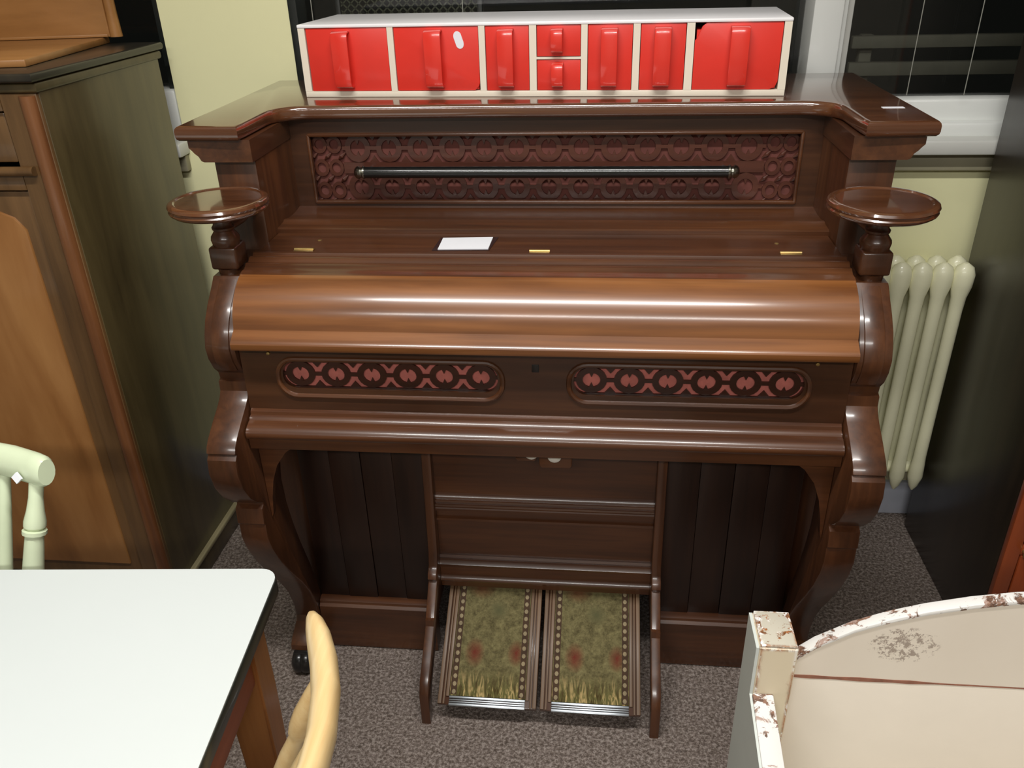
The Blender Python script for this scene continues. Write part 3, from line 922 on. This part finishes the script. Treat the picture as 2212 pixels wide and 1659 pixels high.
for i, (x0, x1, z0, z1) in enumerate(dr):
    b = NB()
    if i == 7:   # chipped upper left and lower right corners
        prism(b, [(x0+0.0, z0), (x1-0.014, z0), (x1-0.004, z0+0.004), (x1, z0+0.014), (x1, z1), (x0+0.020, z1), (x0+0.012, z1-0.006), (x0+0.004, z1-0.026), (x0, z1-0.03)], 'y', 0.002, 0.008, 0.001)
    elif i == 1:
        prism(b, [(x0, z0), (x1-0.010, z0), (x1-0.002, z0+0.008), (x1, z0+0.014), (x1, z1), (x0, z1)], 'y', 0.002, 0.008, 0.001)
    else:
        box(b, x0, x1, 0.002, 0.008, z0, z1, 0.001)
    box(b, x0+0.003, x1-0.003, 0.008, DP-0.015, z0+0.001, z1-0.012)
    Dr = obj('drawer', b, 'red', BX, local=True)
    w = 0.0165 if x1-x0 > 0.1 else (0.0150 if z1-z0 > 0.1 else 0.011)
    xc = {0: -0.377, 1: -0.194, 2: -0.0545, 3: 0.0425, 4: 0.0435, 5: 0.140, 6: 0.237, 7: 0.374}[i]
    zt, zb = z1-0.004, z0+0.006
    path = [(0.002, zt), (-0.008, zt-0.0005), (-0.0165, zt-0.004), (-0.0195, zt-0.013), (-0.0195, zb+0.011), (-0.0165, zb+0.004), (-0.008, zb+0.0005), (0.002, zb)]
    inner = [(0.002, zb+0.004), (-0.007, zb+0.0045), (-0.0135, zb+0.007), (-0.0155, zb+0.013), (-0.0155, zt-0.015), (-0.0135, zt-0.0075), (-0.007, zt-0.0045), (0.002, zt-0.004)]
    b = NB()
    prism(b, path+inner, 'x', xc-w, xc+w, 0.0012, 2)
    obj('handle', b, 'red_dk', Dr, local=True, label='bent red strap handle')
b = NB()
vs = []
for k in range(16):
    a = 2*PI*k/16
    ex, ez = 0.008, 0.010
    px = ex*math.cos(a)+(0)
    pz = ez*math.sin(a)+(0.006 if math.sin(a) > 0 else -0.006)
    vs.append((px, pz))
ca, sa = math.cos(R(16)), math.sin(R(16))
vs = [(-0.146+x*ca-z*sa, 0.103+x*sa+z*ca) for x, z in vs]
prism(b, vs, 'y', 0.0012, 0.0022)
obj('price_sticker', b, 'paper', BX, local=True, label='rounded white price sticker on the second drawer')

# ------------------------------------------------------------------ radiator
RA = thing('radiator', 'cream painted cast iron column radiator below the right window', 'radiator', (0.72, 1.90, 0.0))
pitch = 0.0455
for i in range(6):
    xc = 0.924-i*pitch
    b = NB()
    for yy in (1.868, 1.915):
        pts_, rad = [], []
        for z, r_ in ((0.158, 0.003), (0.172, 0.010), (0.200, 0.0165), (0.235, 0.0150), (0.26, 0.0135), (0.45, 0.0130), (0.66, 0.0135), (0.695, 0.0150), (0.722, 0.0205), (0.75, 0.0215), (0.768, 0.0160), (0.777, 0.005)):
            pts_.append((xc, yy, z))
            rad.append(r_)
        tube(b, pts_, rad, 14, flat=1.15)
    for z0, z1 in ((0.195, 0.228), (0.705, 0.755)):
        tube(b, [(xc, 1.868, (z0+z1)/2), (xc, 1.915, (z0+z1)/2)], (z1-z0)/2, 12)
        tube(b, [(xc-pitch/2, 1.893, (z0+z1)/2), (xc+pitch/2, 1.893, (z0+z1)/2)], 0.016, 12)
    obj('radiator_section', b, 'rad', RA)
for x in (0.72, 0.88):
    obj('wall_bracket', box(NB(), x-0.012, x+0.012, 1.92, 1.99, 0.205, 0.225, 0.002), 'rad', RA)
    obj('wall_bracket', box(NB(), x-0.012, x+0.012, 1.92, 1.99, 0.715, 0.735, 0.002), 'rad', RA)

# ------------------------------------------------------------------ left cabinet
CB = thing('cupboard', 'tall dark oak cupboard with orange veneered door left of the organ', 'cupboard', (-1.3, 1.70, 0))
CX = -0.906
obj('side_panel', box(NB(), CX-0.02, CX, 1.475, 1.93, 0.05, 1.228, 0.002), 'cab_side', CB, label='dark olive brown side')
obj('side_panel', box(NB(), -1.72, -1.70, 1.475, 1.93, 0.05, 1.228, 0.002), 'cab_side', CB)
obj('back_panel', box(NB(), -1.70, CX-0.02, 1.91, 1.93, 0.05, 1.228), 'cab_side', CB)
top = [(1.449, 1.246), (1.446, 1.252), (1.449, 1.258), (1.456, 1.261), (1.945, 1.261), (1.945, 1.246)]
TP = obj('cornice_top', prism(NB(), [(-1.75, 1.452), (-0.898, 1.452), (-0.898, 1.95), (-1.75, 1.95)], 'z', 1.245, 1.261, 0.006, 3), 'cab_top', CB, label='polished top with the dark window reflection painted in')
obj('cornice', prism(NB(), [(-1.735, 1.464), (-0.902, 1.464), (-0.902, 1.94), (-1.735, 1.94)], 'z', 1.226, 1.2448, 0.006, 3), 'cab_side', CB)
# front frame
FYc = 1.468
obj('stile', box(NB(), CX-0.075, CX-0.002, FYc, 1.49, 0.09, 1.226, 0.003), 'cab_front', CB)
obj('stile', box(NB(), -1.72, -1.645, FYc, 1.49, 0.09, 1.226, 0.003), 'cab_front', CB)
b = NB()
tube(b, [(CX-0.020, 1.470, 0.10), (CX-0.020, 1.470, 1.222)], 0.016, 14)
obj('corner_column', b, 'cab_column', CB)
obj('rail', box(NB(), -1.645, CX-0.075, FYc, 1.49, 1.195, 1.226, 0.002), 'cab_front', CB)
obj('rail', box(NB(), -1.645, CX-0.075, FYc, 1.49, 1.050, 1.088, 0.002), 'cab_front', CB)
b = NB()
tube(b, [(-1.66, 1.462, 1.088), (CX-0.044, 1.462, 1.088)], 0.009, 12)
obj('rail_moulding', b, 'cab_front', CB)
DRW = obj('drawer', box(NB(), -1.64, CX-0.080, FYc+0.008, 1.488, 1.101, 1.192, 0.004), 'cab_front', CB)
for x in (-1.5, -1.15):
    obj('knob', lathe(NB(), [(0, -0.022), (0.008, -0.021), (0.012, -0.015), (0.007, -0.006), (0.008, 0.0), (0.008, 0.004)], (x, FYc+0.006, 1.145), 'y', 16), 'brass', DRW)
DO = obj('door', box(NB(), -1.64, CX-0.080, FYc+0.010, 1.492, 0.095, 1.046, 0.003), 'cab_front', CB)
arch = [(-1.60, 0.135), (-1.012, 0.135), (-1.012-0.0, 0.97), (-1.030, 0.995), (-1.06, 1.008), (-1.12, 1.016), (-1.30, 1.02), (-1.49, 1.016), (-1.55, 1.008), (-1.585, 0.995), (-1.60, 0.97)]
obj('door_panel', prism(NB(), arch, 'y', FYc+0.004, FYc+0.012, 0.002), 'cab_panel', DO, label='orange figured veneer panel')
# base plinth with moulding
obj('plinth', box(NB(), -1.73, -0.8975, 1.460, 1.925, 0.0, 0.052, 0.002), 'cab_side', CB)
obj('plinth_moulding', prism(NB(), [(-1.74, 1.452), (-0.893, 1.452), (-0.893, 1.93), (-1.74, 1.93)], 'z', 0.0522, 0.066, 0.005, 3), 'pale_oak', CB)

# upstand on top of the cupboard
HU = thing('dressing_mirror_base', 'orange brown wooden upstand with base board on top of the left cupboard', 'upstand', (-1.3, 1.70, 1.2612), (0, 0, R(8)))
def hb(name, m, x0, x1, y0, y1, z0, z1, bev=0.003, label=None):
    b = NB()
    box(b, x0, x1, y0, y1, z0, z1, bev)
    return obj(name, b, m, HU, local=True, label=label)
hb('base_board', 'hutch', -0.42, 0.314, -0.206, 0.20, 0.0, 0.014)
UP = hb('upright_board', 'hutch', -0.42, 0.328, 0.172, 0.190, 0.0145, 0.42)
b = NB()
box(b, -0.42, 0.324, 0.1685, 0.172, 0.0150, 0.021, 0.001)
obj('base_bead', b, 'hutch', UP, local=True)
b = NB()
tube(b, [(0.338, 0.182, 0.0145), (0.338, 0.182, 0.06), (0.338, 0.182, 0.42)], [0.014, 0.012, 0.012], 12)
obj('end_moulding', b, 'hutch', HU, local=True)
b = NB()
prism(b, [(0.03, 0.052), (0.087, 0.052), (0.087, 0.12), (0.03, 0.12)], 'y', 0.163, 0.172, 0.003)
obj('inset_block', b, 'maroon', UP, local=True, label='small dark red block')

# ------------------------------------------------------------------ right wardrobe
WR = thing('wardrobe', 'tall dark wardrobe with reddish front and small brass knob right of the radiator', 'wardrobe', (1.25, 1.68, 0))
WX = 0.952
obj('side_panel', box(NB(), WX, WX+0.02, 1.462, 1.925, 0.0, 1.95, 0.002), 'ward_side', WR, label='very dark brown side with its shade painted in')
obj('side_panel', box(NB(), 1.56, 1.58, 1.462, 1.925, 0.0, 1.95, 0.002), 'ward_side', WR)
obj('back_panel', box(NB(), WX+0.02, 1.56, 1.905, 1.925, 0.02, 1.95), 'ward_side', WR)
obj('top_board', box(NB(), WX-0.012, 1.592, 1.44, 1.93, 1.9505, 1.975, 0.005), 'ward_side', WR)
obj('front_stile', box(NB(), WX, WX+0.030, 1.445, 1.4615, 0.02, 1.95, 0.002), 'ward_front', WR)
obj('front_stile', box(NB(), 1.55, 1.58, 1.445, 1.4615, 0.02, 1.95, 0.002), 'ward_front', WR)
obj('base_rail', box(NB(), WX, 1.58, 1.447, 1.463, 0.0, 0.07, 0.002), 'ward_front', WR)
DD = obj('drawer', box(NB(), WX+0.033, 1.547, 1.444, 1.464, 0.074, 0.292, 0.003), 'ward_front', WR)
obj('rail', box(NB(), WX+0.030, 1.55, 1.4465, 1.4615, 0.2935, 0.318, 0.002), 'ward_front', WR)
for x0, x1, kx in ((WX+0.033, 1.262, 1.235), (1.265, 1.547, 1.29)):
    d = obj('door', box(NB(), x0, x1, 1.4445, 1.464, 0.322, 1.93, 0.003), 'ward_front', WR)
    obj('knob', lathe(NB(), [(0, -0.02), (0.008, -0.019), (0.011, -0.013), (0.006, -0.005), (0.007, 0.003)], (kx, 1.444, 1.0), 'y', 14), 'brass', d)
kb = lathe(NB(), [(0, -0.019), (0.0085, -0.018), (0.011, -0.012), (0.006, -0.005), (0.008, 0.004)], (0.992, 1.445, 0.3035), 'y', 16)
obj('catch_knob', kb, 'brass', WR, label='small brass knob')
obj('inner_bottom', box(NB(), WX+0.02, 1.56, 1.464, 1.905, 0.02, 0.07), 'ward_side', WR)

# ------------------------------------------------------------------ white table
TA = thing('table', 'white topped table with black edge and orange brown legs at lower left', 'table', (-0.299, 0.80, 0), (0, 0, R(4.2)))
# local: origin at the back right corner on the floor; x negative to the left, y negative towards the camera
def rrect(x0, x1, y0, y1, r, n=6):
    out = []
    for cx, cy, a0 in ((x1-r, y1-r, 0), (x0+r, y1-r, 90), (x0+r, y0+r, 180), (x1-r, y0+r, 270)):
        for k in range(n+1):
            a = R(a0+90*k/n)
            out.append((cx+r*math.cos(a), cy+r*math.sin(a)))
    return out
b = NB()
prism(b, rrect(-1.25, -0.0012, -0.66, -0.0012, 0.022), 'z', 0.7385, 0.7402)
obj('laminate_top', b, 'laminate', TA, local=True, label='glossy white laminate top')
b = NB()
prism(b, rrect(-1.2512, 0.0, -0.6612, 0.0, 0.023), 'z', 0.7165, 0.7384, 0.001)
obj('edge_band', b, 'edging', TA, local=True, label='black edge band')
for x, y in ((-0.036, -0.082), (-1.215, -0.082), (-0.036, -0.579), (-1.215, -0.579)):
    b = NB()
    v = []
    h2, h1 = 0.024, 0.015
    for z, hh in ((0.716, h2), (0.60, h2), (0.0, h1)):
        v.append([b.verts.new((x+sx*hh, y+sy*hh, z)) for sx, sy in ((-1, -1), (1, -1), (1, 1), (-1, 1))])
    fs = [b.faces.new(v[0]), b.faces.new(v[-1][::-1])]
    for A_, B_ in zip(v, v[1:]):
        for k in range(4):
            fs.append(b.faces.new((A_[k], B_[k], B_[(k+1) % 4], A_[(k+1) % 4])))
    bmesh.ops.recalc_face_normals(b, faces=fs)
    bmesh.ops.bevel(b, geom=list({e for f in fs for e in f.edges}), offset=0.003, segments=2, affect='EDGES')
    obj('leg', b, 'table_leg', TA, local=True)
for x0, x1, y0, y1 in ((-0.034, -0.016, -0.555, -0.106), (-1.235, -1.217, -0.555, -0.106), (-1.191, -0.060, -0.080, -0.062), (-1.191, -0.060, -0.599, -0.581)):
    b = NB()
    box(b, x0, x1, y0, y1, 0.648, 0.7163, 0.002)
    obj('apron', b, 'table_apron', TA, local=True)

# ------------------------------------------------------------------ beech chair
BC = thing('chair', 'pale beech spindle back chair pushed up to the right edge of the white table', 'chair', (-0.30, 0.45, 0))
def P3(t):
    # crest centre line, t -1 (far end) .. 1 (near end)
    y = 0.472 - t*0.198
    x = -0.1465 - 0.064*t*t
    return (x, y, 0.790)
b = NB()
ts = [-1.0, -0.97, -0.9, -0.8, -0.65, -0.45, -0.2, 0.0, 0.2, 0.45, 0.65, 0.8, 0.9, 0.97, 1.0]
rad = [0.003, 0.0065, 0.0105, 0.0130, 0.0142, 0.0146, 0.0146, 0.0146, 0.0146, 0.0146, 0.0142, 0.0130, 0.0105, 0.0065, 0.003]
tube(b, [P3(t) for t in ts], rad, 18, flat=1.7, up=(0.25, 0, 1))
obj('crest_rail', b, 'beech', BC, label='thick bowed crest rail')
for i, t in enumerate((-0.62, -0.28, 0.05, 0.36, 0.68)):
    x, y, z = P3(t)
    top = Vector((x-0.004, y, z-0.012))
    bot = Vector((x-0.145, 0.45+(y-0.45)*0.82, 0.452))
    if i == 0:
        bot.y = 0.600
    path, rr_ = [], []
    for f, r_ in ((0, 0.0085), (0.08, 0.0115), (0.18, 0.0145), (0.25, 0.0140), (0.275, 0.0125), (0.28, 0.0095), (0.31, 0.0095), (0.40, 0.0115), (0.7, 0.0115), (1.0, 0.009)):
        path.append(top.lerp(bot, f))
        rr_.append(r_)
    b = NB()
    tube(b, path, rr_, 12)
    obj('spindle', b, 'beech', BC)
b = NB()
seat = []
for k in range(28):
    a = 2*PI*k/28
    seat.append((-0.450+0.165*math.copysign(abs(math.cos(a))**0.7, math.cos(a)), 0.45+0.20*math.copysign(abs(math.sin(a))**0.7, math.sin(a))))
prism(b, seat, 'z', 0.425, 0.455, 0.008, 3)
obj('seat', b, 'beech', BC)
for sx in (-1, 1):
    for sy in (-1, 1):
        b = NB()
        tp = Vector((-0.450+sx*0.115, 0.45+sy*0.14, 0.426))
        bt = Vector((-0.450+sx*0.150, 0.45+sy*0.185, 0.0))
        tube(b, [tp, tp.lerp(bt, 0.3), tp.lerp(bt, 0.6), bt], [0.014, 0.018, 0.016, 0.012], 12)
        obj('leg', b, 'beech', BC)
for sy in (-1, 1):
    b = NB()
    tube(b, [(-0.450-0.133, 0.45+sy*0.164, 0.2), (-0.450, 0.45+sy*0.164, 0.2), (-0.450+0.133, 0.45+sy*0.164, 0.2)], [0.008, 0.012, 0.008], 10)
    obj('stretcher', b, 'beech', BC)

# ------------------------------------------------------------------ green chair
GC = thing('chair', 'pale green painted spindle back chair behind the white table', 'chair', (-0.85, 0.75, 0))
def G3(t):
    # crest centre line, t 0 at the right end
    x = -0.640 - t*0.42
    y = 0.874 + 0.045*(1-(2*t-1)**2)*1.0
    return (x, y, 0.8245)
b = NB()
ts = [0, 0.012, 0.05, 0.15, 0.3, 0.5, 0.7, 0.85, 0.95, 0.988, 1.0]
rad = [0.0125, 0.0150, 0.0158, 0.016, 0.0155, 0.015, 0.0155, 0.016, 0.0158, 0.0150, 0.0125]
tube(b, [G3(t) for t in ts], rad, 18, flat=1.5, up=(0, 0.25, 1))
CR = obj('crest_rail', b, 'green', GC, label='thick pale green crest rail')
b = NB()
prism(b, [(-0.6845, 0.822), (-0.6775, 0.813), (-0.6705, 0.820), (-0.6775, 0.829)], 'y', 0.862, 0.866)
bmesh.ops.rotate(b, verts=b.verts, cent=(-0.6775, 0.864, 0.821), matrix=Matrix.Rotation(R(-18), 3, 'X'))
obj('price_sticker', b, 'paper', CR, label='small white sticker')
for i, t in enumerate((0.055, 0.20, 0.35, 0.5, 0.65, 0.80, 0.945)):
    x, y, z = G3(t)
    end = i in (0, 6)
    top = Vector((x, y-0.002, z-0.012))
    bot = Vector((-0.85+(x+0.85)*0.80-0.012, y-0.125, 0.452))
    b = NB()
    if end:
        seq = ((0, 0.0095), (0.08, 0.0095), (0.13, 0.0115), (0.17, 0.0145), (0.19, 0.0145), (0.20, 0.0110), (0.204, 0.0160), (0.218, 0.0160), (0.222, 0.0120), (0.28, 0.0130), (0.45, 0.0150), (0.8, 0.013), (1.0, 0.011))
    else:
        seq = ((0, 0.008), (0.3, 0.0105), (0.6, 0.012), (1.0, 0.009))
    tube(b, [top.lerp(bot, f) for f, _ in seq], [r_ for _, r_ in seq], 12)
    obj('spindle', b, 'green', GC)
b = NB()
seat = []
for k in range(28):
    a = 2*PI*k/28
    seat.append((-0.880+0.185*math.copysign(abs(math.cos(a))**0.7, math.cos(a)), 0.60+0.185*math.copysign(abs(math.sin(a))**0.7, math.sin(a))))
prism(b, seat, 'z', 0.425, 0.455, 0.008, 3)
obj('seat', b, 'green', GC)
for sx in (-1, 1):
    for sy in (-1, 1):
        b = NB()
        tp = Vector((-0.880+sx*0.13, 0.60+sy*0.13, 0.426))
        bt = Vector((-0.880+sx*0.172, 0.60+sy*0.20, 0.0))
        tube(b, [tp, tp.lerp(bt, 0.3), tp.lerp(bt, 0.6), bt], [0.014, 0.018, 0.016, 0.012], 12)
        obj('leg', b, 'green', GC)
for sx in (-1, 1):
    b = NB()
    tube(b, [(-0.880+sx*0.152, 0.44, 0.2), (-0.880+sx*0.152, 0.60, 0.2), (-0.880+sx*0.152, 0.76, 0.2)], [0.008, 0.012, 0.008], 10)
    obj('stretcher', b, 'green', GC)

# ------------------------------------------------------------------ painted bench
BE = thing('painted_settle', 'worn beige painted wooden settle with chipped white edges at lower right', 'bench', (0.30, 0.80, 0))
X0, X1 = 0.306, 1.05
# back planks
curve = [(0.352, 0.640), (0.380, 0.668), (0.421, 0.697), (0.46, 0.716), (0.50, 0.731), (0.55, 0.745), (0.60, 0.755), (0.68, 0.763), (0.76, 0.755), (0.81, 0.745), (0.86, 0.731), (0.90, 0.716), (0.94, 0.697), (0.98, 0.668), (1.006, 0.640)]
BYa, BYb = 0.786, 0.800
b = NB()
prism(b, [(0.352, 0.6155)] + [(x, z-0.004) for x, z in curve] + [(1.006, 0.6155)], 'y', BYa, BYb)
obj('back_plank', b, 'bench_scuff', BE, label='upper back board with arched top and a grey scuff')
b = NB()
box(b, 0.352, 1.006, BYa, BYb, 0.30, 0.6135, 0.0008)
obj('back_plank', b, 'bench', BE)
cr = [(0.352, 0.0022), (0.38, 0.0030), (0.41, 0.0022), (0.44, 0.0034), (0.48, 0.0024), (0.50, 0.0030), (0.53, 0.0012), (0.60, 0.0008), (0.75, 0.0010), (1.006, 0.0006)]
b = NB()
prism(b, [(x, 0.6142-h_) for x, h_ in cr] + [(x, 0.6142+h_) for x, h_ in cr[::-1]], 'y', BYa-0.0004, BYb-0.002)
obj('crack_filler', b, 'bench_gap', BE, label='reddish crack between the back boards')
b = NB()
strip = curve
up = [(x, z+0.001) for x, z in strip]
dn = [(x, z-0.0055) for x, z in strip]
prism(b, dn + up[::-1], 'y', BYa-0.0012, BYb+0.001, 0.0015, 2)
obj('top_edge', b, 'bench_edge', BE, label='white chipped top edge')
# end panels and posts
for s, xa in ((0, X0), (1, 1.006)):
    xb = xa+0.046
    b = NB()
    box(b, xa, xb, 0.762, 0.824, 0.0, 0.683, 0.0015, 1)
    obj('post', b, 'bench_post', BE, label='corner post with heavily worn paint')
    b = NB()
    box(b, xa+0.001, xb-0.001, 0.763, 0.823, 0.6832, 0.6862, 0.0014)
    obj('post_cap', b, 'bench_cap', BE, label='bare worn post top')
    oa, ob = (xa-0.004, xa-0.0002) if s == 0 else (xb+0.0002, xb+0.004)
    b = NB()
    prism(b, [(0.823, 0.0), (0.823, 0.682), (0.763, 0.682), (0.763, 0.603), (0.68, 0.585), (0.60, 0.569), (0.50, 0.555), (0.412, 0.543), (0.412, 0.0), (0.45, 0.0), (0.47, 0.08), (0.72, 0.08), (0.74, 0.0)], 'x', oa, ob)
    obj('outer_board', b, 'bench_grey', BE, label='pale grey painted outer face of the end')
    pa, pb = (xa, xa+0.024) if s == 0 else (xb-0.024, xb)
    side = [(0.762, 0.604), (0.68, 0.586), (0.60, 0.570), (0.50, 0.556), (0.42, 0.545), (0.41, 0.535), (0.41, 0.0), (0.45, 0.0), (0.47, 0.08), (0.72, 0.08), (0.74, 0.0), (0.7615, 0.0)]
    b = NB()
    prism(b, side, 'x', pa, pb)
    E_ = obj('end_panel', b, 'bench_grey', BE, label=None)
    b = NB()
    tp = [(0.7615, 0.6055), (0.68, 0.5875), (0.60, 0.5715), (0.50, 0.5575), (0.41, 0.5450)]
    prism(b, tp + [(y, z-0.006) for y, z in tp[::-1]], 'x', pa-0.001, pb+0.001, 0.0015, 2)
    obj('arm_edge', b, 'bench_edge', E_, label='white worn top edge')
b = NB()
box(b, X0+0.025, 1.027, 0.43, 0.7835, 0.30, 0.322, 0.003)
obj('seat_board', b, 'bench', BE)
obj('front_board', box(NB(), X0+0.025, 1.027, 0.43, 0.448, 0.06, 0.2995, 0.003), 'bench', BE)
